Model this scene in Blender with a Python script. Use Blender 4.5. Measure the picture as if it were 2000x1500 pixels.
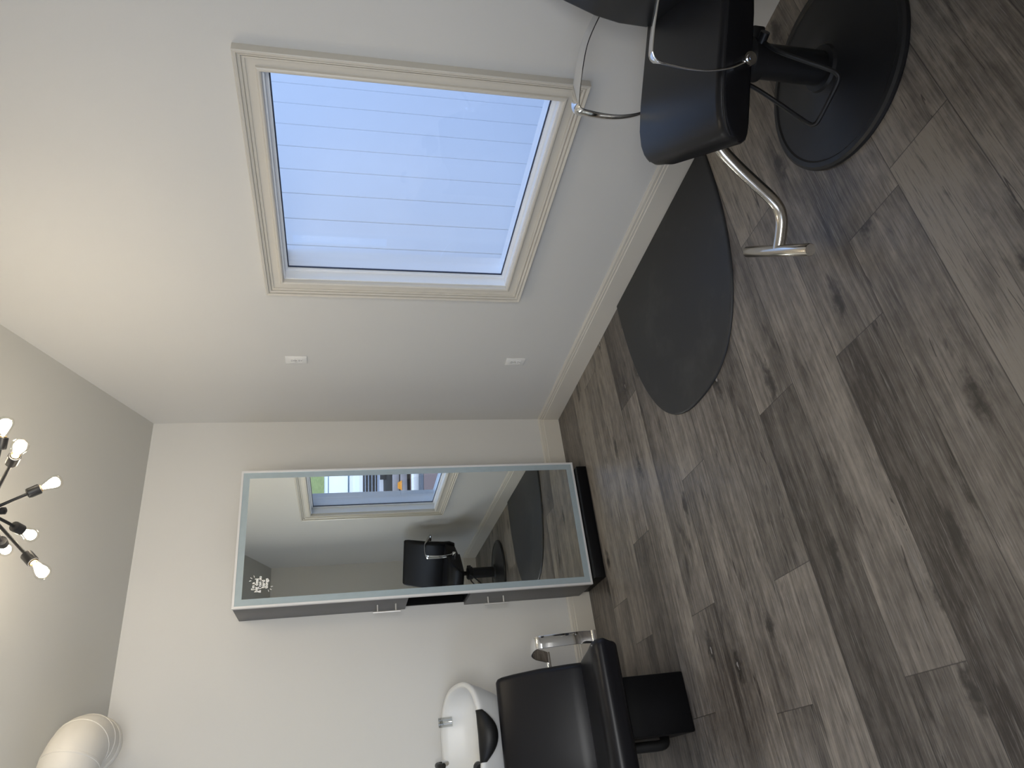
import bpy, bmesh, math, random
from mathutils import Vector, Matrix
random.seed(7)
PI = math.pi
for o in list(bpy.data.objects):
    bpy.data.objects.remove(o)
SC = bpy.context.scene
COL = SC.collection

# ------------------------------------------------------------------ camera
F_PX = 1369.998
cam_d = bpy.data.cameras.new('camera'); cam = bpy.data.objects.new('camera', cam_d); COL.objects.link(cam)
cam_d.sensor_fit = 'HORIZONTAL'; cam_d.sensor_width = 36.0; cam_d.lens = 36.0 * F_PX / 2000.0
cam_d.clip_start = 0.02; cam_d.clip_end = 200
_right = Vector((0.851983837, -0.523567835, 0.000513023)); _up = Vector((0.12195837, 0.19941135, 0.97229691)); _fwd = Vector((0.50916569, 0.82831868, -0.23374872))
M = Matrix.Identity(4)          # the phone was held sideways: picture-right is world-down
for i in range(3):
    M[i][0] = -_up[i]; M[i][1] = _right[i]; M[i][2] = -_fwd[i]
M[0][3], M[1][3], M[2][3] = -2.26227827, -4.14759059, 1.4634618
cam.matrix_world = M
SC.camera = cam

# ------------------------------------------------------------------ world, exposure, lamp power
w = bpy.data.worlds.new('sky'); SC.world = w; w.use_nodes = True
bg = w.node_tree.nodes['Background']; bg.inputs[0].default_value = (0.36, 0.56, 1.0, 1); bg.inputs[1].default_value = 2.25
SC.view_settings.view_transform = 'Standard'; SC.view_settings.look = 'None'
SC.view_settings.gamma = 1; SC.view_settings.use_curve_mapping = False
SC.view_settings.exposure = -0.08
BULB_COL = (1.0, 0.87, 0.68); BULB_STRENGTH = 175.0
def fill_lamp(name, loc, rot, sx, sy, power, col):
    """added area lamp outside an out-of-view window, gives the room extra fill"""
    l = bpy.data.lights.new(name, 'AREA'); l.shape = 'RECTANGLE'; l.size = sx; l.size_y = sy; l.energy = power; l.color = col
    o = bpy.data.objects.new(name, l); COL.objects.link(o); o.location = loc; o.rotation_euler = rot
sun_d = bpy.data.lights.new('sun', 'SUN'); sun_d.energy = 3.2; sun_d.angle = math.radians(2); sun_d.color = (1.0, 0.93, 0.82)
sun = bpy.data.objects.new('sun', sun_d); COL.objects.link(sun); sun.rotation_euler = Vector((-.36, -.72, -.90)).to_track_quat('-Z', 'Y').to_euler()   # from behind the board wall, which keeps it out of the window
fill_lamp('fill_left', (-5.1, -2.4, 1.5), (0, -PI / 2, 0), 2.2, 2.6, 30, (1.0, 0.955, 0.85))  # added fill lamp, brightens the room from the left
fill_lamp('fill_front', (-2.55, -5.3, 1.5), (PI / 2, 0, 0), 2.4, 2.1, 250, (1.0, 0.975, 0.905))  # added fill lamp behind the camera, lifts the back wall

# ------------------------------------------------------------------ helpers
def nt(name):
    m = bpy.data.materials.new(name); m.use_nodes = True
    return m, m.node_tree.nodes, m.node_tree.links
def pbr(name, col, rough=0.5, metal=0.0, spec=0.5, noise=None, bump=None, coat=0.0):
    """noise=(scale, amount) tints the colour; bump=(scale, strength)"""
    m, N, L = nt(name); b = N['Principled BSDF']
    b.inputs['Base Color'].default_value = (*col, 1); b.inputs['Roughness'].default_value = rough
    b.inputs['Metallic'].default_value = metal; b.inputs['Specular IOR Level'].default_value = spec
    b.inputs['Coat Weight'].default_value = coat
    tc = N.new('ShaderNodeTexCoord')
    if noise:
        n = N.new('ShaderNodeTexNoise'); n.inputs['Scale'].default_value = noise[0]; n.inputs['Detail'].default_value = 5
        r = N.new('ShaderNodeMapRange'); r.inputs[3].default_value = 1 - noise[1]; r.inputs[4].default_value = 1 + noise[1]
        mx = N.new('ShaderNodeMix'); mx.data_type = 'RGBA'; mx.blend_type = 'MULTIPLY'; mx.inputs[0].default_value = 1
        mx.inputs[6].default_value = (*col, 1)
        L.new(tc.outputs['Object'], n.inputs['Vector']); L.new(n.outputs['Fac'], r.inputs[0]); L.new(r.outputs[0], mx.inputs[7]); L.new(mx.outputs[2], b.inputs['Base Color'])
    if bump:
        n = N.new('ShaderNodeTexNoise'); n.inputs['Scale'].default_value = bump[0]; n.inputs['Detail'].default_value = 3
        bp = N.new('ShaderNodeBump'); bp.inputs['Strength'].default_value = bump[1]; bp.inputs['Distance'].default_value = 0.002
        L.new(tc.outputs['Object'], n.inputs['Vector']); L.new(n.outputs['Fac'], bp.inputs['Height']); L.new(bp.outputs[0], b.inputs['Normal'])
    return m
def clear(name, tint=(1, 1, 1), ior=1.45):
    m, N, L = nt(name); N.remove(N['Principled BSDF']); out = N['Material Output']
    t = N.new('ShaderNodeBsdfTransparent'); t.inputs[0].default_value = (*tint, 1)
    g = N.new('ShaderNodeBsdfGlossy'); g.inputs['Roughness'].default_value = 0.0
    lw = N.new('ShaderNodeLayerWeight'); lw.inputs['Blend'].default_value = .5      # Schlick reflectance, the same from both faces
    p5 = N.new('ShaderNodeMath'); p5.operation = 'POWER'; p5.inputs[1].default_value = 5; L.new(lw.outputs['Facing'], p5.inputs[0])
    f = N.new('ShaderNodeMath'); f.operation = 'MULTIPLY_ADD'; r0 = ((ior - 1) / (ior + 1)) ** 2; f.inputs[1].default_value = 1 - r0; f.inputs[2].default_value = r0; L.new(p5.outputs[0], f.inputs[0])
    mx = N.new('ShaderNodeMixShader'); L.new(f.outputs[0], mx.inputs[0]); L.new(t.outputs[0], mx.inputs[1]); L.new(g.outputs[0], mx.inputs[2]); L.new(mx.outputs[0], out.inputs[0])
    return m
def emit(name, col, s):
    m, N, L = nt(name); N.remove(N['Principled BSDF'])
    e = N.new('ShaderNodeEmission'); e.inputs[0].default_value = (*col, 1); e.inputs[1].default_value = s
    L.new(e.outputs[0], N['Material Output'].inputs[0]); return m

class MB:
    def __init__(s): s.v = []; s.f = []
    def add(s, vs, fs, mat=None):
        k = len(s.v)
        s.v += [tuple((mat @ Vector(p)) if mat else p) for p in vs]; s.f += [tuple(i + k for i in f) for f in fs]; return s
    def box(s, lo, hi, bev=0.0, seg=2, mat=None):
        bm = bmesh.new(); bmesh.ops.create_cube(bm, size=1)
        for v in bm.verts:
            v.co = Vector([lo[i] + (hi[i] - lo[i]) * (v.co[i] + .5) for i in range(3)])
        if bev > 0: bmesh.ops.bevel(bm, geom=bm.edges[:], offset=bev, segments=seg, profile=.5, affect='EDGES')
        bm.verts.index_update(); s.add([v.co[:] for v in bm.verts], [[v.index for v in f.verts] for f in bm.faces], mat); bm.free(); return s
    def loft(s, rings, cap=True, closed=False, mat=None):
        n = len(rings[0]); vs = [p for r in rings for p in r]; fs = []
        R = len(rings)
        for i in range(R if closed else R - 1):
            a = i * n; b = ((i + 1) % R) * n
            for j in range(n):
                j2 = (j + 1) % n; fs.append((a + j, a + j2, b + j2, b + j))
        if cap and not closed: fs += [tuple(range(n))[::-1], tuple(range((R - 1) * n, R * n))]
        return s.add(vs, fs, mat)
    def lathe(s, prof, n=48, mat=None, cap=True):
        rings = [[(r * math.cos(2 * PI * k / n), r * math.sin(2 * PI * k / n), z) for k in range(n)] for r, z in prof]
        return s.loft(rings, cap, mat=mat)
    def sweep(s, path, shape, n=None, upv=(0, 0, 1), cap=True, scale=None):
        """shape: list of 2D points in (side, up) frame, path: list of 3D points"""
        P = [Vector(p) for p in path]; rings = []; up = Vector(upv)
        for i, p in enumerate(P):
            t = (P[min(i + 1, len(P) - 1)] - P[max(i - 1, 0)]).normalized()
            sd = t.cross(up)
            if sd.length < 1e-4: sd = t.cross(Vector((1, 0, 0)))
            sd.normalize(); u = sd.cross(t); k = scale[i] if scale else 1
            rings.append([tuple(p + sd * a * k + u * b * k) for a, b in shape])
        return s.loft(rings, cap)
    def tube(s, path, r, n=16, scale=None):
        P = [Vector(p) for p in path]; rings = []
        t0 = (P[1] - P[0]).normalized(); ref = Vector((0, 0, 1)) if abs(t0.z) < .9 else Vector((1, 0, 0))
        nrm = (ref - t0 * ref.dot(t0)).normalized()
        for i, p in enumerate(P):
            t = (P[min(i + 1, len(P) - 1)] - P[max(i - 1, 0)]).normalized()
            nrm = (nrm - t * nrm.dot(t)).normalized(); b = t.cross(nrm); k = scale[i] if scale else 1
            rings.append([tuple(p + (nrm * math.cos(2 * PI * j / n) + b * math.sin(2 * PI * j / n)) * r * k) for j in range(n)])
        return s.loft(rings)
    def prism(s, poly, d0, d1, axis=2, mat=None):
        def at(p, d):
            q = list(p); q.insert(axis, d); return tuple(q)
        n = len(poly)
        return s.add([at(p, d0) for p in poly] + [at(p, d1) for p in poly],
                     [tuple(range(n))[::-1], tuple(range(n, 2 * n))] + [(j, (j + 1) % n, n + (j + 1) % n, n + j) for j in range(n)], mat)
    def build(s, name, mat, parent=None, ang=35, sub=0):
        me = bpy.data.meshes.new(name); me.from_pydata(s.v, [], s.f); me.validate()
        bm = bmesh.new(); bm.from_mesh(me); bmesh.ops.recalc_face_normals(bm, faces=bm.faces[:]); bm.to_mesh(me); bm.free()
        for p in me.polygons: p.use_smooth = True
        me.set_sharp_from_angle(angle=math.radians(ang))
        me.materials.append(mat)
        o = bpy.data.objects.new(name, me); COL.objects.link(o)
        if parent: o.parent = parent
        if sub:
            md = o.modifiers.new('smooth', 'SUBSURF'); md.levels = sub; md.render_levels = sub
        return o
def thing(name, label, cat, loc=(0, 0, 0), rz=0, group=None):
    o = bpy.data.objects.new(name, None); COL.objects.link(o); o.location = loc; o.rotation_euler = (0, 0, rz); o.empty_display_size = .1
    o['label'] = label; o['category'] = cat
    if group: o['group'] = group
    return o
def tag(o, label, cat, group=None):
    o['label'] = label; o['category'] = cat
    if group: o['group'] = group
    return o
def struct(o, label=None, cat=None):
    o['kind'] = 'structure'
    if label: o['label'] = label
    if cat: o['category'] = cat
    return o
def smooth_path(pts, n=8):
    """Catmull-Rom through the points"""
    P = [Vector(p) for p in pts]; P = [P[0] * 2 - P[1]] + P + [P[-1] * 2 - P[-2]]; out = []
    for i in range(1, len(P) - 2):
        for k in range(n):
            t = k / n; a, b, c, d = P[i - 1:i + 3]
            out.append(.5 * ((2 * b) + (c - a) * t + (2 * a - 5 * b + 4 * c - d) * t * t + (3 * b - a - 3 * c + d) * t ** 3))
    out.append(P[-2]); return out
def rrect(w, h, r, n=5):
    pts = []
    for cx, cy, a0 in ((w / 2 - r, h / 2 - r, 0), (-w / 2 + r, h / 2 - r, 90), (-w / 2 + r, -h / 2 + r, 180), (w / 2 - r, -h / 2 + r, 270)):
        for k in range(n + 1):
            a = math.radians(a0 + 90 * k / n); pts.append((cx + r * math.cos(a), cy + r * math.sin(a)))
    return pts
def superell(a, b, n, k):
    out = []
    for i in range(k):
        t = 2 * PI * i / k; c, s = math.cos(t), math.sin(t)
        out.append((a * math.copysign(abs(c) ** (2 / n), c), b * math.copysign(abs(s) ** (2 / n), s)))
    return out

# ------------------------------------------------------------------ materials
WALL = pbr('wall_paint', (0.60, 0.59, 0.56), 0.55, spec=0.3, noise=(1.5, .015), bump=(220, .12))
CEIL = pbr('ceiling_paint', (0.61, 0.595, 0.545), 0.7, spec=0.2, bump=(180, .15))
TRIM = pbr('trim_paint', (0.59, 0.555, 0.485), 0.35, spec=0.4)
VINYL = pbr('white_window_vinyl', (0.78, 0.80, 0.82), 0.35)
PANE = clear('window_glass')
SEALD = pbr('dark_glazing_seal', (0.02, 0.03, 0.06), 0.5)
BLACKV = pbr('black_vinyl_upholstery', (0.006, 0.006, 0.0075), 0.36, spec=0.25, bump=(500, .05))
BLACKM = pbr('black_painted_metal', (0.010, 0.010, 0.011), 0.42, spec=0.4)
BLACKL = pbr('black_laminate', (0.003, 0.003, 0.0035), 0.4, spec=0.13)
CHROME = pbr('polished_chrome', (0.80, 0.80, 0.80), 0.06, metal=1.0)
NICKEL = pbr('brushed_nickel', (0.62, 0.58, 0.52), 0.18, metal=1.0)
HANDLE = pbr('satin_nickel_handle', (0.66, 0.64, 0.60), 0.42, metal=.6)
GREYL = pbr('graphite_laminate', (0.095, 0.093, 0.095), 0.38, spec=0.4)
ALU = pbr('satin_aluminium', (0.72, 0.71, 0.70), 0.35, metal=0.35)
MIRROR = pbr('mirror_silver', (0.83, 0.86, 0.83), 0.0, metal=1.0)
FROST = pbr('frosted_mirror_edge', (0.42, 0.50, 0.53), 0.30, metal=0.45, noise=(30, .06))
CERAM = pbr('white_ceramic', (0.66, 0.66, 0.64), 0.34, spec=0.4)
WPLAST = pbr('white_plastic', (0.74, 0.73, 0.70), 0.35)
DARKS = pbr('dark_slot', (0.02, 0.02, 0.02), 0.6)
DUCTM = pbr('cream_painted_duct', (0.66, 0.63, 0.57), 0.42)
RUBBER = pbr('black_rubber', (0.006, 0.006, 0.006), 0.5, spec=.35)
CLEARP = clear('clear_plastic', (0.72, 0.73, 0.72), 1.9)
DECALM = pbr('white_vinyl_lettering', (0.85, 0.84, 0.80), 0.5)
BULBG = clear('bulb_glass', (0.98, 0.97, 0.95), 1.35)
BULBE = emit('glowing_filament', BULB_COL, BULB_STRENGTH)
BRASS = pbr('brass_bulb_cap', (0.75, 0.50, 0.22), 0.3, metal=1.0)

def mat_mat():
    m, N, L = nt('black_salon_mat'); b = N['Principled BSDF']; tc = N.new('ShaderNodeTexCoord')
    n = N.new('ShaderNodeTexNoise'); n.inputs['Scale'].default_value = 3.2; n.inputs['Detail'].default_value = 8; n.inputs['Roughness'].default_value = .65
    cr = N.new('ShaderNodeValToRGB'); cr.color_ramp.elements[0].position = .52; cr.color_ramp.elements[0].color = (0.020, 0.0205, 0.022, 1)
    cr.color_ramp.elements[1].position = .82; cr.color_ramp.elements[1].color = (0.050, 0.050, 0.048, 1)
    L.new(tc.outputs['Object'], n.inputs['Vector']); L.new(n.outputs['Fac'], cr.inputs[0]); L.new(cr.outputs[0], b.inputs['Base Color'])
    b.inputs['Roughness'].default_value = .5; b.inputs['Specular IOR Level'].default_value = .4
    return m
MATM = mat_mat()

def floor_mat():
    m, N, L = nt('grey_oak_plank'); b = N['Principled BSDF']
    def val(op, a, bb=None, c=None):
        n = N.new('ShaderNodeMath'); n.operation = op
        for i, x in enumerate((a, bb, c)):
            if x is None: continue
            if isinstance(x, (int, float)): n.inputs[i].default_value = x
            else: L.new(x, n.inputs[i])
        return n.outputs[0]
    at = N.new('ShaderNodeAttribute'); at.attribute_name = 'plank_tone'
    uv = N.new('ShaderNodeUVMap'); uv.uv_map = 'plank_uv'
    sp = N.new('ShaderNodeSeparateXYZ'); L.new(uv.outputs[0], sp.inputs[0])
    tone = at.outputs['Fac']
    # every plank samples its own patch of the grain pattern
    off = val('MULTIPLY', tone, 91.7)
    cx = N.new('ShaderNodeCombineXYZ'); L.new(sp.outputs[0], cx.inputs[0]); L.new(sp.outputs[1], cx.inputs[1]); L.new(off, cx.inputs[2])
    def noise(scx, scy, sc, det, rough=.6, dist=0.0):
        mp = N.new('ShaderNodeMapping'); mp.inputs['Scale'].default_value = (scx, scy, 1); L.new(cx.outputs[0], mp.inputs[0])
        n = N.new('ShaderNodeTexNoise'); n.inputs['Scale'].default_value = sc; n.inputs['Detail'].default_value = det; n.inputs['Roughness'].default_value = rough; n.inputs['Distortion'].default_value = dist
        L.new(mp.outputs[0], n.inputs['Vector']); return n.outputs['Fac']
    broad = noise(1.3, 7, 1.6, 4, .55, .6)
    streak = noise(2.2, 42, 1.5, 6, .65, .3)
    fine = noise(9, 260, 1.0, 4, .7)
    mott = noise(7, 9, 2.2, 5, .6)
    # knots
    mp = N.new('ShaderNodeMapping'); mp.inputs['Scale'].default_value = (1.7, 4.6, 1); L.new(cx.outputs[0], mp.inputs[0])
    vo = N.new('ShaderNodeTexVoronoi'); vo.voronoi_dimensions = '2D'; vo.inputs['Scale'].default_value = 1.0; vo.inputs['Randomness'].default_value = 1.0; L.new(mp.outputs[0], vo.inputs['Vector'])
    dk = val('ADD', vo.outputs['Distance'], val('MULTIPLY', val('SUBTRACT', noise(26, 34, 1, 4), .5), .30))
    kn = N.new('ShaderNodeMapRange'); kn.interpolation_type = 'SMOOTHSTEP'; kn.inputs[1].default_value = .16; kn.inputs[2].default_value = .02; kn.inputs[3].default_value = 0; kn.inputs[4].default_value = 1; L.new(dk, kn.inputs[0])
    gate = N.new('ShaderNodeSeparateColor'); L.new(vo.outputs['Color'], gate.inputs[0])
    knot = val('MULTIPLY', kn.outputs[0], val('GREATER_THAN', gate.outputs[0], .52))
    # chip of filler in the middle of a knot
    kc = N.new('ShaderNodeMapRange'); kc.inputs[1].default_value = .012; kc.inputs[2].default_value = -.01; kc.inputs[3].default_value = 0; kc.inputs[4].default_value = 1; L.new(dk, kc.inputs[0])
    chip = val('MULTIPLY', kc.outputs[0], val('GREATER_THAN', gate.outputs[1], .55)); chip = val('MULTIPLY', chip, val('GREATER_THAN', gate.outputs[0], .52))
    smudge = noise(3.0, 11, 1.3, 3, .6, .8)
    g = val('MULTIPLY_ADD', broad, 1.0, -.5)
    g = val('ADD', g, val('MULTIPLY_ADD', streak, 1.35, -.675))
    g = val('ADD', g, val('MULTIPLY_ADD', mott, .6, -.30))
    g = val('ADD', g, val('MULTIPLY_ADD', tone, .80, .15))
    sv = N.new('ShaderNodeUVMap'); sv.uv_map = 'seam_uv'; s3 = N.new('ShaderNodeSeparateXYZ'); L.new(sv.outputs[0], s3.inputs[0])
    g = val('ADD', g, val('MULTIPLY', val('SUBTRACT', s3.outputs[1], .112), val('MULTIPLY', val('SINE', val('MULTIPLY', tone, 47.0)), 1.5)))   # printed boards run lighter along one edge
    sg = N.new('ShaderNodeMapRange'); sg.inputs[1].default_value = .60; sg.inputs[2].default_value = .78; sg.inputs[3].default_value = 0; sg.inputs[4].default_value = .55; L.new(smudge, sg.inputs[0])
    g = val('SUBTRACT', g, sg.outputs[0])
    cr = N.new('ShaderNodeValToRGB'); e = cr.color_ramp.elements
    e[0].position = .05; e[0].color = (0.034, 0.027, 0.022, 1); e[1].position = .95; e[1].color = (0.245, 0.212, 0.174, 1)
    k = e.new(.42); k.color = (0.100, 0.085, 0.071, 1); k = e.new(.68); k.color = (0.160, 0.138, 0.115, 1)
    L.new(g, cr.inputs[0])
    def mix(fac, a, col):
        x = N.new('ShaderNodeMix'); x.data_type = 'RGBA'; L.new(fac, x.inputs[0]); L.new(a, x.inputs[6]); x.inputs[7].default_value = (*col, 1); return x.outputs[2]
    pore = N.new('ShaderNodeMapRange'); pore.inputs[1].default_value = .54; pore.inputs[2].default_value = .70; pore.inputs[3].default_value = 0; pore.inputs[4].default_value = .55; L.new(fine, pore.inputs[0])
    c = mix(pore.outputs[0], cr.outputs[0], (.26, .245, .225))
    dpo = N.new('ShaderNodeMapRange'); dpo.inputs[1].default_value = .46; dpo.inputs[2].default_value = .32; dpo.inputs[3].default_value = 0; dpo.inputs[4].default_value = .6; L.new(fine, dpo.inputs[0])
    c = mix(dpo.outputs[0], c, (.045, .040, .036))
    ck = noise(.55, 17, 1.2, 1, .4, 0)
    ca = val('ABSOLUTE', val('SUBTRACT', ck, .5))
    cm = N.new('ShaderNodeMapRange'); cm.inputs[1].default_value = .007; cm.inputs[2].default_value = .002; cm.inputs[3].default_value = 0; cm.inputs[4].default_value = .8; L.new(ca, cm.inputs[0])
    c = mix(val('MULTIPLY', cm.outputs[0], val('GREATER_THAN', smudge, .55)), c, (.022, .018, .015))
    c = mix(val('MULTIPLY', knot, .85), c, (.018, .015, .013))
    c = mix(val('MULTIPLY', chip, .7), c, (.35, .33, .31))
    # seams between planks
    sm = N.new('ShaderNodeUVMap'); sm.uv_map = 'seam_uv'; s2 = N.new('ShaderNodeSeparateXYZ'); L.new(sm.outputs[0], s2.inputs[0])
    d = val('MINIMUM', s2.outputs[0], s2.outputs[1])
    at2 = N.new('ShaderNodeAttribute'); at2.attribute_name = 'plank_len'
    d = val('MINIMUM', d, val('SUBTRACT', at2.outputs['Fac'], s2.outputs[0])); d = val('MINIMUM', d, val('SUBTRACT', .2245, s2.outputs[1]))
    se = N.new('ShaderNodeMapRange'); se.inputs[1].default_value = .0022; se.inputs[2].default_value = .0006; se.inputs[3].default_value = 0; se.inputs[4].default_value = .75; L.new(d, se.inputs[0])
    c = mix(se.outputs[0], c, (.025, .022, .02))
    L.new(c, b.inputs['Base Color'])
    ro = N.new('ShaderNodeMapRange'); ro.inputs[3].default_value = .30; ro.inputs[4].default_value = .46; L.new(streak, ro.inputs[0]); L.new(ro.outputs[0], b.inputs['Roughness'])
    b.inputs['Specular IOR Level'].default_value = .45
    bp = N.new('ShaderNodeBump'); bp.inputs['Strength'].default_value = .25; bp.inputs['Distance'].default_value = .001; L.new(val('ADD', fine, val('MULTIPLY', se.outputs[0], -1.5)), bp.inputs['Height']); L.new(bp.outputs[0], b.inputs['Normal'])
    return m
FLOORM = floor_mat()

# ------------------------------------------------------------------ setting: floor
XL, YF = -4.2, -4.27          # left wall, front wall
H, SL = 2.60, 0.461            # back eave height and ceiling pitch
RY = -1.378; RZ = H - SL * RY; ZF = 2.21   # ridge, front eave
def build_floor():
    pw = .2245; y0 = -2.6145; PL = 1.524
    joints = {-.608: -1.645, -.823: -1.197, -1.05: -2.05, -1.27: -1.67, -1.72: -2.11, -1.94: -1.712, -2.17: -1.178, -2.39: -2.103, -2.615: -1.222, -2.84: -.961}
    vs, fs, tone, ln, uv, sv = [], [], [], [], [], []
    rnd = random.Random(11)
    tones = {-2: (.5, .6), -1: (.45, .10), 0: (.66, .35), 1: (.58, .12), 2: (.40, .74), 3: (.52, .42), 4: (.74, .5), 5: (.5, .3), 6: (.64, .4), 7: (.72, .2), 8: (.66, .3), 9: (.82, .6), 10: (.5, .4), 11: (.2, .2)}
    k = -8
    while y0 + k * pw < 0.05:
        ya = y0 + k * pw; yb = ya + pw      # row between ya and yb
        js = [x for y, x in joints.items() if abs(y - yb) < .05]
        x = (js[0] if js else rnd.uniform(-1.5, 0)); 
        while x < 0: x += PL
        x -= PL
        xs = [0.0]
        while x > XL: xs.append(x); x -= PL
        xs.append(XL)
        A, B = max(ya, YF), min(yb, 0.0)
        if B > A:
            for i in range(len(xs) - 1):
                b = len(vs); xa, xb = xs[i + 1], xs[i]; vs += [(xa, A, 0), (xb, A, 0), (xb, B, 0), (xa, B, 0)]; fs.append((b, b + 1, b + 2, b + 3))
                t = rnd.random()
                if k in tones:
                    if not js: t = tones[k][min(i, 1)] + rnd.uniform(-.1, .1)
                    elif abs(xa - js[0]) < .01: t = tones[k][0]
                    elif abs(xb - js[0]) < .01: t = tones[k][1]
                tone.append(t); ln.append(xb - xa); ox = rnd.uniform(0, 50)
                uv += [(xa + ox, A), (xb + ox, A), (xb + ox, B), (xa + ox, B)]
                sv += [(0, A - ya), (xb - xa, A - ya), (xb - xa, B - ya), (0, B - ya)]
        k += 1
    me = bpy.data.meshes.new('floor'); me.from_pydata(vs, [], fs)
    at = me.attributes.new('plank_tone', 'FLOAT', 'FACE'); at.data.foreach_set('value', tone)
    at = me.attributes.new('plank_len', 'FLOAT', 'FACE'); at.data.foreach_set('value', ln)
    u1 = me.uv_layers.new(name='plank_uv'); u2 = me.uv_layers.new(name='seam_uv')
    for i in range(len(uv)): u1.data[i].uv = uv[i]; u2.data[i].uv = sv[i]
    me.materials.append(FLOORM)
    o = bpy.data.objects.new('floor', me); COL.objects.link(o); return struct(o)
build_floor()

# ------------------------------------------------------------------ setting: walls and ceiling
WY0, WY1, WZ0, WZ1 = -2.548, -1.418, .650, 1.744      # clear opening of the window
def roof(y): return H - SL * y if y > RY else RZ + (y - RY) * (RZ - ZF) / (RY - YF)
def gable(mb, x0, x1, hole=None):
    if not hole:
        return mb.prism([(0.15, 0), (0.15, H), (0, H), (RY, RZ), (YF, ZF), (YF - .15, ZF), (YF - .15, 0)], x0, x1, 0)
    a, b, z0, z1 = hole
    mb.prism([(b, 0), (0.15, 0), (0.15, H), (0, H)] + ([(RY, RZ)] if b < RY else []) + [(b, roof(b))], x0, x1, 0)
    mb.prism([(YF - .15, 0), (a, 0), (a, roof(a)), (YF, ZF), (YF - .15, ZF)], x0, x1, 0)
    mb.prism([(a, 0), (b, 0), (b, z0), (a, z0)], x0, x1, 0)
    mb.prism([(a, z1), (b, z1), (b, roof(b))] + ([(RY, RZ)] if b > RY else []) + [(a, roof(a))], x0, x1, 0)
    return mb
struct(gable(MB(), 0, .15, (WY0, WY1, WZ0, WZ1)).build('wall_right', WALL))
LW = (-3.5, -1.3, .90, 2.10)
struct(gable(MB(), XL - .15, XL, LW).build('wall_left', WALL))
struct(MB().box((XL, 0, 0), (0, .15, H)).build('wall_back', WALL))
FW = (-3.6, -1.5, 1.2, 2.08)
struct(MB().box((XL, YF - .15, 0), (FW[0], YF, ZF)).box((FW[1], YF - .15, 0), (0, YF, ZF)).box((FW[0], YF - .15, 0), (FW[1], YF, FW[2])).box((FW[0], YF - .15, FW[3]), (FW[1], YF, ZF)).build('wall_front', WALL))
struct(MB().prism([(0.15, H), (0.15, H + .12), (RY, RZ + .12), (YF - .15, ZF + .12), (YF - .15, ZF), (YF, ZF), (RY, RZ), (0, H)], XL - .15, .15, 0).build('ceiling', CEIL))

def baseboard(mb, pts, nrm):
    """profile extruded between two floor points; nrm points into the room"""
    prof = [(0, 0), (.015, 0), (.015, .108), (.0125, .112), (.0125, .122), (.009, .124), (.009, .136), (.005, .146), (0, .146)]
    (x0, y0), (x1, y1) = pts
    a = [(x0 + nrm[0] * d, y0 + nrm[1] * d, z) for d, z in prof]; b = [(x1 + nrm[0] * d, y1 + nrm[1] * d, z) for d, z in prof]
    return mb.loft([a, b])
ST_L, ST_R = -1.243, -.483
struct(baseboard(MB(), ((0, 0), (0, YF)), (-1, 0)).build('baseboard_right', TRIM, ang=20))
bb = baseboard(MB(), ((0, 0), (ST_R - .03, 0)), (0, -1)); baseboard(bb, ((ST_L + .03, 0), (XL, 0)), (0, -1))
struct(bb.build('baseboard_back', TRIM, ang=20))
struct(baseboard(MB(), ((0, YF), (XL, YF)), (0, 1)).build('baseboard_front', TRIM, ang=20))

# ------------------------------------------------------------------ setting: window with moulded casing
win = thing('window_1', 'cream-trimmed picture window in the right wall beside the salon chair', 'window', (0, (WY0 + WY1) / 2, WZ0)); struct(win)
def loc(v, y=(WY0 + WY1) / 2, z=WZ0): return (v[0], v[1] - y, v[2] - z)
def mitred_frame(prof, y0, y1, z0, z1):
    """prof: closed list of (outward distance from opening, x); swept round the opening with mitred corners"""
    rings = []
    for sy, sz in ((-1, -1), (1, -1), (1, 1), (-1, 1)):
        yy = y0 if sy < 0 else y1; zz = z0 if sz < 0 else z1
        rings.append([loc((x, yy + sy * d, zz + sz * d)) for d, x in prof])
    mb = MB(); mb.loft(rings, closed=True); return mb
cas = [(-.006, 0), (-.006, -.014), (-.004, -.020), (.001, -.0235), (.007, -.0235), (.011, -.020), (.0125, -.011), (.016, -.011), (.043, -.015), (.0435, -.020), (.051, -.022), (.0515, -.017), (.055, -.016), (.056, -.025), (.0635, -.028), (.064, -.023), (.0675, -.023), (.068, -.033), (.078, -.036), (.081, -.033), (.081, 0)]
mitred_frame(cas, WY0, WY1, WZ0, WZ1).build('window_casing', TRIM, win, ang=15)
mitred_frame([(0, .0), (-.012, .0), (-.012, .012), (-.008, .012), (-.008, .05), (-.022, .05), (-.022, .085), (0, .085)], WY0, WY1, WZ0, WZ1).build('window_frame', VINYL, win, ang=15)
mitred_frame([(-.0225, .060), (-.0265, .060), (-.0265, .067), (-.0225, .067)], WY0, WY1, WZ0, WZ1).build('glazing_seal', SEALD, win, ang=15)
mitred_frame([(.0, .086), (-.010, .086), (-.010, .185), (.0, .185)], WY0, WY1, WZ0, WZ1).build('outer_reveal', VINYL, win, ang=15)
MB().box(loc((.062, WY0 + .02, WZ0 + .02)), loc((.065, WY1 - .02, WZ1 - .02))).build('window_pane', PANE, win)

# second window, out of view in the left wall, added to let fill light in
win2 = thing('added_window_left', 'unseen window added in the left wall for fill light', 'window', (XL, 0, 0)); struct(win2)
fr2 = MB()
for y0, y1, z0, z1 in ((LW[0] - .08, LW[1] + .08, LW[3], LW[3] + .08), (LW[0] - .08, LW[1] + .08, LW[2] - .08, LW[2]), (LW[0] - .08, LW[0], LW[2], LW[3]), (LW[1], LW[1] + .08, LW[2], LW[3])):
    fr2.box((0, y0, z0), (.03, y1, z1), .004)
fr2.build('window_casing', TRIM, win2)
MB().box((-.08, LW[0], LW[2]), (-.075, LW[1], LW[3])).build('window_pane', PANE, win2)

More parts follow.
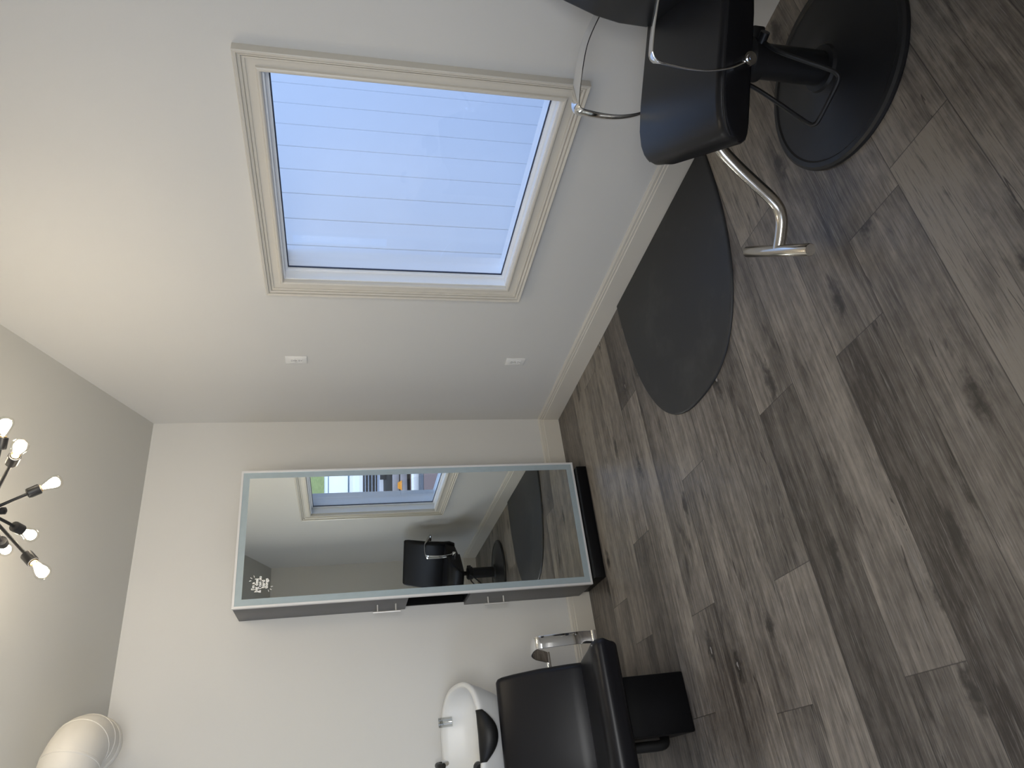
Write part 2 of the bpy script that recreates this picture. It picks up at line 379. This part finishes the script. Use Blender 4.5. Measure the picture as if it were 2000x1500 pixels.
# third window, unseen behind the camera, added as an inlet for fill light
win3 = thing('added_window_front', 'unseen window added in the front wall for fill light', 'window', (0, YF, 0)); struct(win3)
fr3 = MB()
for x0, x1, z0, z1 in ((FW[0] - .08, FW[1] + .08, FW[3], FW[3] + .08), (FW[0] - .08, FW[1] + .08, FW[2] - .08, FW[2]), (FW[0] - .08, FW[0], FW[2], FW[3]), (FW[1], FW[1] + .08, FW[2], FW[3])):
    fr3.box((x0, 0, z0), (x1, .03, z1), .004)
fr3.build('window_casing', TRIM, win3)
MB().box((FW[0], -.08, FW[2]), (FW[1], -.075, FW[3])).build('window_pane', PANE, win3)

# ------------------------------------------------------------------ styling station with mirror
stn = thing('styling_station', 'tall graphite styling station with full-length frosted-edge mirror against the back wall', 'styling station', (-.861, 0, 0), math.radians(-1.35))
SW = .379; FD = -.317                      # half width, front plane of the mirror door
SZ0, SZ1 = .070, 2.017
N0, N1 = .775, 1.118                        # open niche between the two cabinets
yb = -.012
mb = MB().box((-SW + .004, FD + .024, N1), (SW - .004, yb, SZ1), .0015); mb.build('upper_cabinet', GREYL, stn)
mb = MB().box((-SW + .004, FD + .024, SZ0 - .004), (SW - .004, yb, N0), .0015); mb.build('lower_cabinet', GREYL, stn)
mb = MB().box((-SW + .03, FD + .03, N0), (-SW + .05, yb, N0 + .008)).box((SW - .024, FD + .03, N0), (SW - .004, yb, N1)).box((-SW + .02, FD + .03, N0), (SW - .03, yb, N0 + .006)).box((-.06, FD + .03, N0), (-.04, yb, N1)).box((-SW + .02, FD + .026, N0), (SW - .02, FD + .034, N1)).box((-SW + .02, yb - .014, N0), (SW - .02, yb, N1)); mb.build('open_shelf', BLACKL, stn)
MB().box((-SW + .025, -.358, 0), (SW - .045, yb, SZ0 - .006), .002).build('plinth', BLACKL, stn)
# frame of the mirror door
fr = MB(); fw = .011
rings = []
for sx, sz in ((-1, 0), (1, 0), (1, 1), (-1, 1)):
    x = sx * SW; z = SZ1 if sz else SZ0; dz = -1 if sz else 1
    rings.append([(x, FD + .022, z), (x, FD, z), (x - sx * fw, FD, z + dz * fw), (x - sx * fw, FD + .022, z + dz * fw)])
fr.loft(rings, closed=True); fr.build('mirror_frame', ALU, stn)
gx0, gx1, gz0, gz1 = -SW + fw, SW - fw, SZ0 + fw, SZ1 - fw; bw = .034
fb = MB(); rings = []
for sx, sz in ((-1, 0), (1, 0), (1, 1), (-1, 1)):
    x = gx1 if sx > 0 else gx0; z = gz1 if sz else gz0; dz = -1 if sz else 1
    rings.append([(x, FD + .003, z), (x - sx * bw, FD + .003, z + dz * bw), (x - sx * bw, FD + .012, z + dz * bw), (x, FD + .012, z)])
fb.loft(rings, closed=True); fb.build('frosted_border', FROST, stn)
MB().box((gx0 + bw, FD + .003, gz0 + bw), (gx1 - bw, FD + .012, gz1 - bw)).build('mirror', MIRROR, stn)
for z0, z1, nm in ((1.155, 1.305, 'handle'), (.545, .685, 'handle')):
    yh = -.165 if z0 > 1 else -.172
    hb = MB().tube([(-SW - .036, yh, z0), (-SW - .036, yh, z1)], .0058, 14)
    for z in (z0 + .025, z1 - .025): hb.tube([(-SW + .006, yh, z), (-SW - .036, yh, z)], .0045, 12)
    hb.build(nm, HANDLE, stn)
# lettering on the glass
def text_mesh(body, size, bold=.0):
    cu = bpy.data.curves.new('t', 'FONT'); cu.body = body; cu.size = size; cu.align_x = 'CENTER'; cu.align_y = 'CENTER'; cu.offset = bold; cu.extrude = .0002; cu.resolution_u = 3
    ob = bpy.data.objects.new('t', cu); COL.objects.link(ob); bpy.context.view_layer.update()
    me = bpy.data.meshes.new_from_object(ob.evaluated_get(bpy.context.evaluated_depsgraph_get()))
    bpy.data.objects.remove(ob); bpy.data.curves.remove(cu); return me
dm = MB(); DX, DZ = -1.1225 + .861, 1.886
for txt, wd, dx, z in (("I'm a", .040, -.007, .033), ("big deal", .070, -.004, .0165), ("& I can do", .086, 0, .0), ("hard", .041, .001, -.0165), ("things", .053, .003, -.033)):
    me = text_mesh(txt, .022, .0006); xs = [v.co.x for v in me.vertices]; zs = [v.co.y for v in me.vertices]
    k = wd / (max(xs) - min(xs)); cx = (max(xs) + min(xs)) / 2; kz = min(1.15, max(.85, k))
    dm.add([(DX + dx + (v.co.x - cx) * k, FD + .0022 + v.co.z, DZ + z + v.co.y * kz) for v in me.vertices], [tuple(p.vertices) for p in me.polygons])
    bpy.data.meshes.remove(me)
for cx, cz, a in ((.022, .044, 100), (.032, .040, 55), (.038, .030, 15), (-.030, -.042, 200), (-.026, -.050, 240), (-.015, -.054, 280)):
    t = math.radians(a); dx, dz = math.cos(t), math.sin(t); px, pz = -dz * .0012, dx * .0012
    P = [(cx - px, cz - pz), (cx + dx * .011 - px, cz + dz * .011 - pz), (cx + dx * .011 + px, cz + dz * .011 + pz), (cx + px, cz + pz)]
    dm.prism([(DX + a_, DZ + b_) for a_, b_ in P], FD + .0018, FD + .0026, 1)
dm.build('lettering', DECALM, stn)

# ------------------------------------------------------------------ salon chair
chair = thing('salon_chair', 'black vinyl hydraulic salon chair on a round base with chrome arms by the window', 'salon chair', (-.473, -3.07, 0), math.radians(49.05))
def trap(wt, wb, zb, zt, rt, rb, n=6):
    """rounded trapezoid section in (x,z)"""
    pts = []
    for cx, cz, a0, r in ((wt / 2 - rt, zt - rt, 0, rt), (-wt / 2 + rt, zt - rt, 90, rt), (-wb / 2 + rb, zb + rb, 180, rb), (wb / 2 - rb, zb + rb, 270, rb)):
        for k in range(n + 1):
            a = math.radians(a0 + 90 * k / n); pts.append((cx + r * math.cos(a), cz + r * math.sin(a)))
    return pts
seat = MB()
S = [(-.225, .44, .38, .432, .520, .012), (-.20, .47, .40, .418, .528, .016), (-.05, .50, .42, .408, .527, .018), (.10, .515, .42, .402, .529, .020), (.18, .520, .42, .398, .526, .022), (.225, .520, .42, .396, .518, .024), (.252, .516, .424, .398, .507, .026), (.270, .505, .43, .404, .492, .026), (.280, .485, .43, .416, .474, .022)]
seat.loft([[(x, y, z) for x, z in trap(wt, wb, zb, zt, r, .02)] for y, wt, wb, zb, zt, r in S]); seat.build('seat', BLACKV, chair, ang=60)
MB().tube(smooth_path([(s * (wt / 2 - .003) if s else 0, y, zt - .014) for s, (y, wt, wb, zb, zt, r) in [(-1, q) for q in S[1:8]]], 3), .0032, 8).tube(smooth_path([(wt / 2 - .003, y, zt - .014) for y, wt, wb, zb, zt, r in S[1:8]], 3), .0032, 8).build('seat_piping', BLACKV, chair)
back = MB()
Bk = [(.420, -.205, .42, .050), (.47, -.195, .47, .062), (.53, -.180, .495, .066), (.62, -.184, .505, .066), (.70, -.196, .505, .064), (.80, -.224, .505, .060), (.86, -.243, .50, .056), (.888, -.252, .492, .048), (.900, -.256, .470, .030)]
rings = []
for z, y, wd, th in Bk:
    ring = []
    for a, b in rrect(wd, th, min(.022, th * .45), 6):
        ring.append((a, y + b + .20 * a * a * 1.2 * (1 if z > .5 else .4), z))
    rings.append(ring)
back.loft(rings); back.build('backrest', BLACKV, chair, ang=60)
def arm_bar(parent, path, x, width, th, mat, wid=None, roll=0.0):
    mb = MB(); P = [Vector((x, a, b)) for a, b in path]; rings = []
    for i, p in enumerate(P):
        t = (P[min(i + 1, len(P) - 1)] - P[max(i - 1, 0)]).normalized(); nrm = Vector((1, 0, 0)).cross(t)
        w_ = width * (wid[i] if wid else 1); wx = Vector((1, 0, 0)) * math.cos(roll) + nrm * math.sin(roll); nrm = nrm * math.cos(roll) - Vector((1, 0, 0)) * math.sin(roll)
        rings.append([tuple(p + wx * a + nrm * b) for a, b in rrect(w_, th, th * .45, 2)])
    mb.loft(rings); return mb
AP = smooth_path([(-.218, .652, 0), (-.190, .668, 0), (-.120, .701, 0), (-.06, .720, 0), (.03, .731, 0), (.095, .734, 0), (.114, .731, 0), (.1245, .720, 0), (.128, .700, 0), (.133, .64, 0), (.131, .58, 0), (.118, .52, 0), (.098, .478, 0)], 5)
AP = [(p.x, p.y) for p in AP]; nA = len(AP)
wid = [1 if i < nA * .62 else 1 - .55 * ((i - nA * .62) / (nA * .38)) for i in range(nA)]
wid[0] = .6
for s in (-1, 1):
    x = s * .290
    a = arm_bar(chair, AP, x, .046, .0048, CHROME, wid, s * math.radians(14))
    a.tube([(s * .246, -.216, .653), (s * .300, -.216, .653)], .011, 16)
    arm = a.build('armrest', CHROME, chair, ang=40)
    bl = MB().tube([(s * .236, .094, .470), (s * .303, .094, .470)], .017, 24)
    bl.tube([(s * .303, .094, .470), (s * .306, .094, .470)], .011, 16); bl.tube([(s * .306, .094, .470), (s * .3065, .094, .470)], .005, 6)
    bl.build('arm_bolt', CHROME, arm, ang=30)
MB().box((-.13, -.14, .372), (.13, .16, .412), .008).tube([(0, 0, .30), (0, 0, .380)], .020, 20).build('seat_bracket', BLACKM, chair)
MB().lathe([(.050, .028), (.050, .262), (.060, .268), (.062, .305), (.052, .318), (.028, .322)], 40).box((-.03, -.088, .268), (.03, -.05, .308), .006).build('pump_column', BLACKM, chair)
MB().lathe([(.293, 0), (.296, .006), (.294, .014), (.286, .0195), (.272, .0205), (.266, .0165), (.258, .0175), (.16, .030), (.085, .043), (.070, .050), (.066, .060), (.052, .062)], 96).build('base', BLACKM, chair, ang=25)
# foot pump bail: two rods down to a short tread, lever behind
mv = Vector((-.77, .63, 0)); nv = Vector((.63, .77, 0)); zv = Vector((0, 0, 1))
def pp(m, n, z): return mv * m + nv * n + zv * z
pb = MB().tube(smooth_path([pp(.02, -.060, .285), pp(.075, -.062, .265), pp(.125, -.066, .215), pp(.178, -.070, .155), pp(.198, -.068, .138), pp(.206, -.055, .130), pp(.208, 0, .128), pp(.208, .062, .128), pp(.204, .078, .132), pp(.190, .084, .142), pp(.120, .078, .188), pp(.060, .066, .245), pp(.02, .060, .288)], 5), .0065, 12)
pb.build('pump_pedal', BLACKM, chair)
MB().tube([pp(.01, -.086, .288), pp(.01, .078, .288)], .014, 16).build('pedal_pivot', BLACKM, chair)
ft = smooth_path([(0, .12, .402), (0, .20, .398), (0, .250, .372), (0, .300, .312), (0, .350, .240), (0, .388, .184), (0, .418, .152), (0, .455, .136), (0, .50, .134), (0, .546, .137)], 6)
MB().tube(ft, .0185, 24).tube([(-.158, .549, .137), (-.155, .549, .137), (.172, .549, .137), (.175, .549, .137)], .0188, 28, [.9, 1, 1, .9]).build('footrest', NICKEL, chair, ang=40)

# ------------------------------------------------------------------ anti-fatigue mat
def mat_outline(k):
    pts = []
    for i in range(k + 1):
        t = PI / 2 + PI * i / k; c, s = math.cos(t), math.sin(t)
        pts.append((.895 * -abs(c) ** (2 / 2.45), .548 * math.copysign(abs(s) ** (2 / 2.45), s)))
    return [(min(x, -.002), y) for x, y in pts]
mb = MB(); O = mat_outline(72); rings = []
for ins, z in ((0, .0), (.0, .006), (.004, .010), (.012, .0125)):
    rings.append([(x * (1 - ins / .9) if x < -.01 else x, y * (1 - ins / .55), z) for x, y in O])
mb.loft(rings)
mt = mb.build('floor_mat', MATM, ang=50); mt.location = (-.018, -1.848, 0)
tag(mt, 'black half-round anti-fatigue mat lying against the baseboard under the window', 'floor mat')

# ------------------------------------------------------------------ outlets
def outlet(z, label):
    t = thing('wall_outlet', label, 'outlet', (0, -.728, z), 0, 'wall outlets')
    MB().box((-.006, -.036, -.058), (0, .036, .058), .0025).build('cover_plate', WPLAST, t)
    for dz in (.020, -.020):
        r = MB().box((-.0085, -.016, dz - .0145), (-.005, .016, dz + .0145), .004).build('receptacle', WPLAST, t)
        sl = MB().box((-.0088, -.008, dz - .002), (-.0080, -.0055, dz + .008)).box((-.0088, .0055, dz - .001), (-.0080, .0075, dz + .007)).box((-.0088, -.002, dz - .010), (-.0080, .002, dz - .006))
        sl.build('slots', DARKS, r)
    MB().tube([(-.0058, 0, 0), (-.0072, 0, 0)], .003, 12).build('screw', NICKEL, t)
outlet(1.720, 'white wall outlet level with the top of the window, upper of two')
outlet(.460, 'white wall outlet low on the wall just above the baseboard')

# ------------------------------------------------------------------ shampoo chair with bowl
SX = -1.975
sh = thing('shampoo_chair', 'black vinyl backwash chair with a white basin against the back wall', 'shampoo chair', (SX, 0, 0))
MB().box((-.122, -1.05, .0), (.122, -.45, .300), .008).box((-.118, -1.045, .30), (.118, -.5, .318), .004).build('pedestal', BLACKL, sh)
MB().box((-.12, -.47, 0), (.12, -.16, .70), .01).build('basin_column', BLACKL, sh)
seat = MB(); rings = []
for y, wd, zb, zt, r in ((-.80, .50, .290, .380, .02), (-.86, .52, .290, .388, .03), (-.98, .53, .300, .405, .03), (-1.10, .53, .318, .432, .032), (-1.165, .53, .332, .446, .034), (-1.20, .526, .340, .446, .036), (-1.222, .518, .352, .436, .034), (-1.232, .500, .372, .418, .02)):
    rings.append([(x, y, z) for x, z in trap(wd, wd - .03, zb, zt, r, .022)])
seat.loft(rings); seat.build('seat', BLACKV, sh, ang=60)
back = MB(); rings = []
for z, y, wd, th in ((.30, -.765, .46, .05), (.34, -.77, .47, .075), (.42, -.735, .475, .085), (.55, -.668, .478, .085), (.66, -.612, .470, .08), (.715, -.585, .462, .07), (.735, -.575, .452, .055), (.744, -.570, .430, .03)):
    rings.append([(a + .005, y + b * 1.0, z - b * .45) for a, b in rrect(wd, th, min(.028, th * .45), 6)])
back.loft(rings); back.build('backrest', BLACKV, sh, ang=60)
SP = smooth_path([(.695, .508, 0), (.712, .512, 0), (.76, .545, 0), (.83, .60, 0), (.92, .640, 0), (1.01, .656, 0), (1.065, .659, 0), (1.085, .655, 0), (1.096, .642, 0), (1.101, .62, 0), (1.118, .54, 0), (1.125, .47, 0), (1.120, .40, 0)], 5)
SP = [(-p.x, p.y) for p in SP]; nS = len(SP)
for s in (-1, 1):
    a = arm_bar(sh, SP, s * .286, .052, .0065, CHROME)
    a.tube([(s * .235, -.700, .506), (s * .312, -.700, .506)], .011, 16); a.tube([(s * .25, -1.12, .405), (s * .312, -1.12, .405)], .012, 16)
    a.build('armrest', CHROME, sh, ang=40)
# basin
def ell(a, b, cx, cy, z, tilt=.27, n=2.5, k=72, cyr=-.30):
    return [(cx + p, cy + q, z + tilt * (cy + q - cyr)) for p, q in superell(a, b, n, k)]
BC = -.305
R = [ell(.100, .080, 0, BC + .02, .640, .0), ell(.150, .120, 0, BC + .01, .660, .05), ell(.205, .175, 0, BC + .005, .735, .14), ell(.240, .212, 0, BC, .815, .22), ell(.258, .232, 0, BC, .868, .27), ell(.268, .241, 0, BC, .885, .27), ell(.270, .243, 0, BC, .897, .27), ell(.265, .239, 0, BC, .904, .27), ell(.252, .226, 0, BC, .905, .27), ell(.244, .218, 0, BC, .899, .27), ell(.240, .212, 0, BC, .876, .26), ell(.233, .202, 0, BC, .815, .22), ell(.222, .190, 0, BC, .780, .15), ell(.200, .168, 0, BC - .005, .758, .10), ell(.11, .09, 0, BC - .015, .745, .06), ell(.025, .025, 0, BC - .02, .735, .03)]
MB().loft(R).build('basin', CERAM, sh, ang=60)
dr = MB().lathe([(.024, 0), (.024, .004), (.018, .005), (.004, .002)], 24, Matrix.Translation((0, BC - .02, .737))); dr.build('drain', CHROME, sh)
nk = MB(); rings = []
for i in range(15):
    u = -1 + 2 * i / 14; x = u * .112; 
    fat = (1 - abs(u) ** 3 * .55); yf = BC - .243 * (1 - abs(x / .27) ** 2.5) ** .4; zc = .902 + .27 * (yf + .30)
    drop = .030 * (1 - u * u)
    ring = []
    for k in range(14):
        a = 2 * PI * k / 14
        ring.append((x, yf + .010 - .012 * (1 - u * u) + (.026 + .014 * fat) * (1 - .55 * abs(u) ** 2.2) * math.cos(a), zc - .004 - drop * .9 + (.026 + .020 * fat) * (1 - .60 * abs(u) ** 2.2) * math.sin(a) + .25 * (.03) * math.cos(a)))
    rings.append(ring)
nk.loft(rings); nk.build('neck_rest', RUBBER, sh, ang=60)
cz = .904 + .27 * (-.075 + .30)
ck = MB().tube([(.117, -.098, cz + .012), (.117, -.112, cz - .058)], .024, 28).tube([(.117, -.10, cz - .010), (.117, -.07, cz - .006)], .012, 18); ck.build('clear_cap', CLEARP, sh)
fz = .905 + .27 * (.21)
fc = MB().tube([(-.075, -.075, fz - .02), (-.075, -.082, fz + .015)], .022, 20).build('faucet', CHROME, sh)
MB().tube(smooth_path([(-.075, -.082, fz + .012), (-.078, -.10, fz + .035), (-.085, -.15, fz + .03), (-.088, -.175, fz + .012)], 5), .014, 14).build('lever', BLACKM, fc)
MB().tube(smooth_path([(-.135, BC - .19, .845), (-.125, BC - .15, .850), (-.118, BC - .11, .842)], 5), .021, 16).build('spray_head', RUBBER, sh)
MB().tube(smooth_path([(-.150, -.93, .29), (-.152, -.935, .20), (-.150, -.93, .11), (-.118, -.90, .085)], 5), .022, 14).build('drain_hose', RUBBER, sh)

# ------------------------------------------------------------------ duct
dct = MB(); 
def duct_path():
    S0 = Vector((-1.812, -.365, 2.555)); d0 = Vector((.05, -1, .02)).normalized(); d1 = Vector((-.985, -.06, .10)).normalized(); Rb = .15
    pts = [S0 - d0 * .02, S0 + d0 * .03]; n = 14; p = pts[-1].copy(); ang = math.acos(d0.dot(d1)); ax = d0.cross(d1).normalized()
    for i in range(n):
        d = Matrix.Rotation(ang * (i + .5) / n, 3, ax) @ d0; p = p + d * (Rb * ang / n); pts.append(p.copy())
    for q in (.1, .6, 1.2, 1.86): pts.append(p + d1 * q)
    return pts, d0, d1
DP, d0, d1 = duct_path()
duct = thing('air_duct', 'cream painted round air duct with a segmented elbow under the ceiling', 'air duct', (-1.9, -.35, 2.4))
def dl(p): return tuple(Vector(p) - Vector((-1.9, -.35, 2.4)))
DR = .115
MB().tube([dl(p) for p in DP], DR, 48).build('duct_pipe', DUCTM, duct, ang=50)
for i in (2, 6, 12):
    p = DP[i]; t = (DP[i + 1] - DP[i - 1]).normalized()
    MB().tube([dl(p - t * .006), dl(p - t * .004), dl(p + t * .004), dl(p + t * .006)], DR, 48, [1.0, 1.018, 1.018, 1.0]).build('seam_band', DUCTM, duct, ang=30)
t = (DP[1] - DP[0]).normalized()
MB().tube([dl(DP[0] - t * .03), dl(DP[0] - t * .026), dl(DP[0] - t * .012), dl(DP[0])], DR, 48, [1.03, 1.05, 1.05, 1.01]).build('end_collar', DUCTM, duct, ang=30)

# ------------------------------------------------------------------ chandelier
C0 = Vector((-2.26227827, -4.14759059, 1.4634618))
def at_px(x, y, d): return C0 + d * (_fwd + _right * ((750 - y) / F_PX) + _up * ((1000 - x) / F_PX))
HUB = at_px(-27, 999, 2.5)
zc = RZ + (HUB.y - RY) * (RZ - ZF) / (RY - YF) if HUB.y < RY else H - SL * HUB.y
ch = thing('chandelier', 'black sputnik chandelier with bare glowing filament bulbs hanging from the ceiling', 'chandelier', tuple(HUB))
MB().lathe([(.006, -.064), (.013, -.060), (.013, -.046), (.008, -.044), (.008, -.036), (.030, -.030), (.034, -.018), (.034, .030), (.028, .042), (.010, .046), (.010, .06)], 32).build('hub', BLACKM, ch)
MB().tube([(0, 0, .05), (0, 0, zc - HUB.z - .012)], .0075, 14).build('hanging_rod', BLACKM, ch)
MB().lathe([(.066, zc - HUB.z + .012), (.066, zc - HUB.z - .02), (.055, zc - HUB.z - .03), (.010, zc - HUB.z - .034)], 40).build('canopy', BLACKM, ch)
tips = [at_px(121, 936, 2.66), at_px(90, 1125, 2.40), at_px(68, 1049, 2.72), at_px(43, 864, 2.32), at_px(14, 814, 2.55), at_px(13, 1077, 2.80), HUB + Vector((-.12, .10, .27)), HUB + Vector((.16, -.06, .26))]
for i, T in enumerate(tips):
    d = (T - HUB); d.normalize(); Lt = max(.30, min(.36, (T - HUB).length))
    q = Vector((0, 0, 1)).rotation_difference(d).to_matrix().to_4x4()
    tip = (T - HUB).length if (T - HUB).length > .22 else .22
    sk = tip - .120                       # where the lamp holder starts
    a = MB().add(*(lambda m: (m.v, m.f))(MB().tube([(0, 0, .02), (0, 0, max(sk + .01, .04))], .0058, 14)), mat=q).build('arm', BLACKM, ch)
    so = MB(); so.lathe([(.010, sk), (.0185, sk + .003), (.0195, sk + .007), (.0195, sk + .043), (.018, sk + .045), (.014, sk + .045)], 28, q); so.build('lamp_holder', BLACKM, a)
    b0 = sk + .037
    prof = [(.0125, 0), (.0125, .008), (.0140, .016), (.0190, .034), (.0245, .052), (.0262, .061), (.0256, .069), (.0205, .078), (.0110, .0825), (.0020, .0835)]
    bulb = MB().lathe([(r, b0 + z) for r, z in prof], 32, q).build('bulb', BULBG, ch, ang=60)
    MB().lathe([(.0128, b0 - .002), (.0132, b0 + .0125), (.009, b0 + .0135)], 24, q).build('bulb_cap', BRASS, bulb)
    gp = [(.003, .016), (.008, .022), (.0125, .036), (.0175, .051), (.0190, .060), (.0170, .068), (.0100, .073), (.002, .075)]
    MB().lathe([(r, b0 + z) for r, z in gp], 20, q).build('filament', BULBE, bulb, ang=60)

# ------------------------------------------------------------------ outside
WHITEB = pbr('white_painted_boards', (0.80, 0.81, 0.82), 0.6, noise=(9, .02))
def fleck(m):
    N, L = m.node_tree.nodes, m.node_tree.links; b = N['Principled BSDF']; src = b.inputs['Base Color'].links[0].from_socket
    tc = N.new('ShaderNodeTexCoord'); mp = N.new('ShaderNodeMapping'); mp.inputs['Scale'].default_value = (34, 34, 11); L.new(tc.outputs['Object'], mp.inputs[0])
    n = N.new('ShaderNodeTexNoise'); n.inputs['Scale'].default_value = 1.0; n.inputs['Detail'].default_value = 4; n.inputs['Roughness'].default_value = .7; L.new(mp.outputs[0], n.inputs['Vector'])
    r = N.new('ShaderNodeMapRange'); r.inputs[1].default_value = .735; r.inputs[2].default_value = .76; r.inputs[3].default_value = 0; r.inputs[4].default_value = .55; L.new(n.outputs['Fac'], r.inputs[0])
    x = N.new('ShaderNodeMix'); x.data_type = 'RGBA'; L.new(r.outputs[0], x.inputs[0]); L.new(src, x.inputs[6]); x.inputs[7].default_value = (.25, .25, .27, 1); L.new(x.outputs[2], b.inputs['Base Color'])
fleck(WHITEB)
def boards():
    mb = MB(); x = .15; bwid = .1965; x0 = .469 - bwid * 2
    xs = [max(x0 + i * bwid, .151) for i in range(15)]
    for a, b in zip(xs[:-1], xs[1:]):
        if b - a < .02: continue
        mb.box((a + .0015, -1.15, -.5), (b - .0015, -1.12, 4.6), .003, 1)
    mb.box((.151, -1.118, -.5), (xs[-1], -1.05, 4.6))
    return mb
o = boards().build('board_wall', WHITEB); tag(o, 'white vertical-board wall standing outside the window', 'wall')
GRAVEL = pbr('reddish_gravel', (0.20, 0.135, 0.115), 0.9, noise=(30, .6))
ASPH = pbr('asphalt', (0.10, 0.105, 0.115), 0.9, noise=(40, .5))
GRASSM = pbr('sunny_grass', (0.24, 0.29, 0.10), 0.9, noise=(9, .6))
TIMB = pbr('weathered_timber', (0.33, 0.31, 0.31), 0.8, noise=(6, .3))
WCONC = pbr('white_painted_kerb', (0.80, 0.79, 0.76), 0.8, noise=(25, .12))
ORNG = pbr('orange_reflector', (0.95, 0.36, 0.02), 0.3)
CARW = pbr('white_car_paint', (0.85, 0.85, 0.86), 0.25, coat=.4)
CARG = pbr('dark_car_glass', (0.05, 0.11, 0.14), 0.12, spec=.25, noise=(2.5, .6))  # blue-green windscreen reflection is put into this colour and its noise
CARB = pbr('black_car_plastic', (0.02, 0.02, 0.022), 0.5)
REDE = pbr('red_enamel', (0.45, 0.03, 0.04), 0.3)
struct(MB().box((.151, -45, -.60), (16, 2, -.5)).build('ground', GRAVEL))
# things outside line up along the sight line that leaves the window: frame with +Y towards the room
OD = Vector((.368, -.930, 0)).normalized(); OX = Vector((OD.y, -OD.x, 0)); 
def outrz(): return math.atan2(-OD.x * -1, -OD.y * -1)
ORZ = math.atan2(OD.x, -OD.y)       # local +Y -> -OD
def out(dist, side): return Vector((.1, -2.05, 0)) + OD * dist - OX * side

GZ = -.5
kerb = tag(MB().box((-3, -.45, 0), (3, .16, .16), .03, 2).build('painted_kerb', WCONC), 'white painted kerb outside the window, seen in the mirror', 'kerb')
kerb.location = out(13.0, 0) + Vector((0, 0, GZ)); kerb.rotation_euler = (0, 0, ORZ)
struct(MB().box((-4, -.65, 0), (4, .45, .012)).build('trim_1', ASPH)).location = (0, 0, 0)
road = bpy.data.objects['trim_1']; road.name = 'asphalt_strip'; road.location = out(12.2, 0) + Vector((0, 0, GZ)); road.rotation_euler = (0, 0, ORZ)
bar = thing('timber_barrier', 'weathered timber barrier with an orange reflector in front of the white vehicle', 'barrier', out(14.3, 0) + Vector((0, 0, GZ)), ORZ)
MB().box((-3, -.10, .20), (3, .10, .39), .012).build('lower_beam', TIMB, bar)
MB().box((-3, -.12, .42), (3, .06, .60), .012).build('upper_beam', TIMB, bar)
for px in (-2.3, 2.3): MB().box((px - .1, -.08, 0), (px + .1, .05, .42)).build('post', TIMB, bar)
MB().prism([(-.40, .35), (-.12, .35), (-.18, .47), (-.34, .47)], .100, .112, 1).build('reflector', ORNG, bar)
grass = struct(MB().prism([(-14, 0), (-1.0, 0), (-3.5, 2.6), (-14, 6.0)], -14, 14, 0).build('grass_bank', GRASSM)); grass.location = out(19.5, 0) + Vector((0, 0, GZ)); grass.rotation_euler = (0, 0, ORZ)

# white vehicle facing the window, nose at local y = 0, body towards -y
car = thing('white_van', 'white vehicle parked nose-in outside, seen through the window in the mirror', 'vehicle', out(15.3, -.35) + Vector((0, 0, GZ)), ORZ)
car.scale = (1.3, 1.3, 1.3)
bd = MB(); rings = []
for y, hw, z0, z1, r in ((-.02, .80, .30, .92, .10), (-.10, .88, .24, 1.16, .16), (-.35, .92, .22, 1.23, .14), (-1.15, .95, .22, 1.31, .12), (-1.25, .95, .22, 1.33, .12), (-3.2, .95, .22, 1.34, .12), (-4.4, .94, .26, 1.34, .12), (-4.6, .86, .40, 1.2, .12)):
    rings.append([(a, y, (z0 + z1) / 2 + b) for a, b in rrect(2 * hw, z1 - z0, r, 5)])
bd.loft(rings); bd.build('body', CARW, car, ang=50)
cb = MB(); rings = []
for y, hw, z0, z1, r in ((-1.28, .84, 1.28, 1.38, .04), (-1.75, .80, 1.28, 1.78, .10), (-2.05, .76, 1.28, 1.93, .16), (-2.6, .75, 1.28, 1.99, .18), (-4.0, .74, 1.28, 1.96, .18), (-4.4, .74, 1.28, 1.60, .12)):
    rings.append([(a, y, (z0 + z1) / 2 + b) for a, b in rrect(2 * hw, z1 - z0, r, 5)])
cb.loft(rings); cb.build('cabin', CARW, car, ang=50)
MB().add([(-.74, -1.27, 1.375), (.74, -1.27, 1.375), (.66, -1.945, 1.885), (-.66, -1.945, 1.885), (-.74, -1.33, 1.35), (.74, -1.33, 1.35), (.66, -2.0, 1.86), (-.66, -2.0, 1.86)], [(0, 1, 2, 3), (7, 6, 5, 4), (0, 4, 5, 1), (1, 5, 6, 2), (2, 6, 7, 3), (3, 7, 4, 0)]).build('windscreen', CARG, car)
g = MB().box((-.62, -.06, .76), (.62, .012, 1.08), .03); gr = g.build('grille', CARB, car)
gb = MB()
for i in range(4): gb.box((-.60, -.02, .79 + i * .075), (.60, .030, .81 + i * .075), .006)
gb.build('grille_bars', CHROME, gr)
MB().tube([(.38, .018, .98), (.38, .034, .98)], .07, 20).build('badge', REDE, gr)
for sx in (-1, 1):
    MB().box((sx * .84 - .13, -.14, .70), (sx * .84 + .06, -.015 + .0, .96), .05).build('headlamp', pbr('headlamp_lens', (.6, .62, .65), .1), car)
    MB().lathe([(.20, -.11), (.33, -.11), (.35, -.08), (.35, .08), (.33, .11), (.20, .11)], 28, Matrix.Translation((sx * .84, -.95, .35)) @ Matrix.Rotation(PI / 2, 4, 'Y')).build('wheel', RUBBER, car)
    MB().lathe([(.20, -.11), (.33, -.11), (.35, -.08), (.35, .08), (.33, .11), (.20, .11)], 28, Matrix.Translation((sx * .84, -3.6, .35)) @ Matrix.Rotation(PI / 2, 4, 'Y')).build('wheel', RUBBER, car)
MB().box((-.90, -.10, .24), (.90, .05, .62), .05).build('bumper', CARB, car)
MB().box((.2, .045, .56), (.5, .06, .70), .004).build('number_plate', CARB, car)
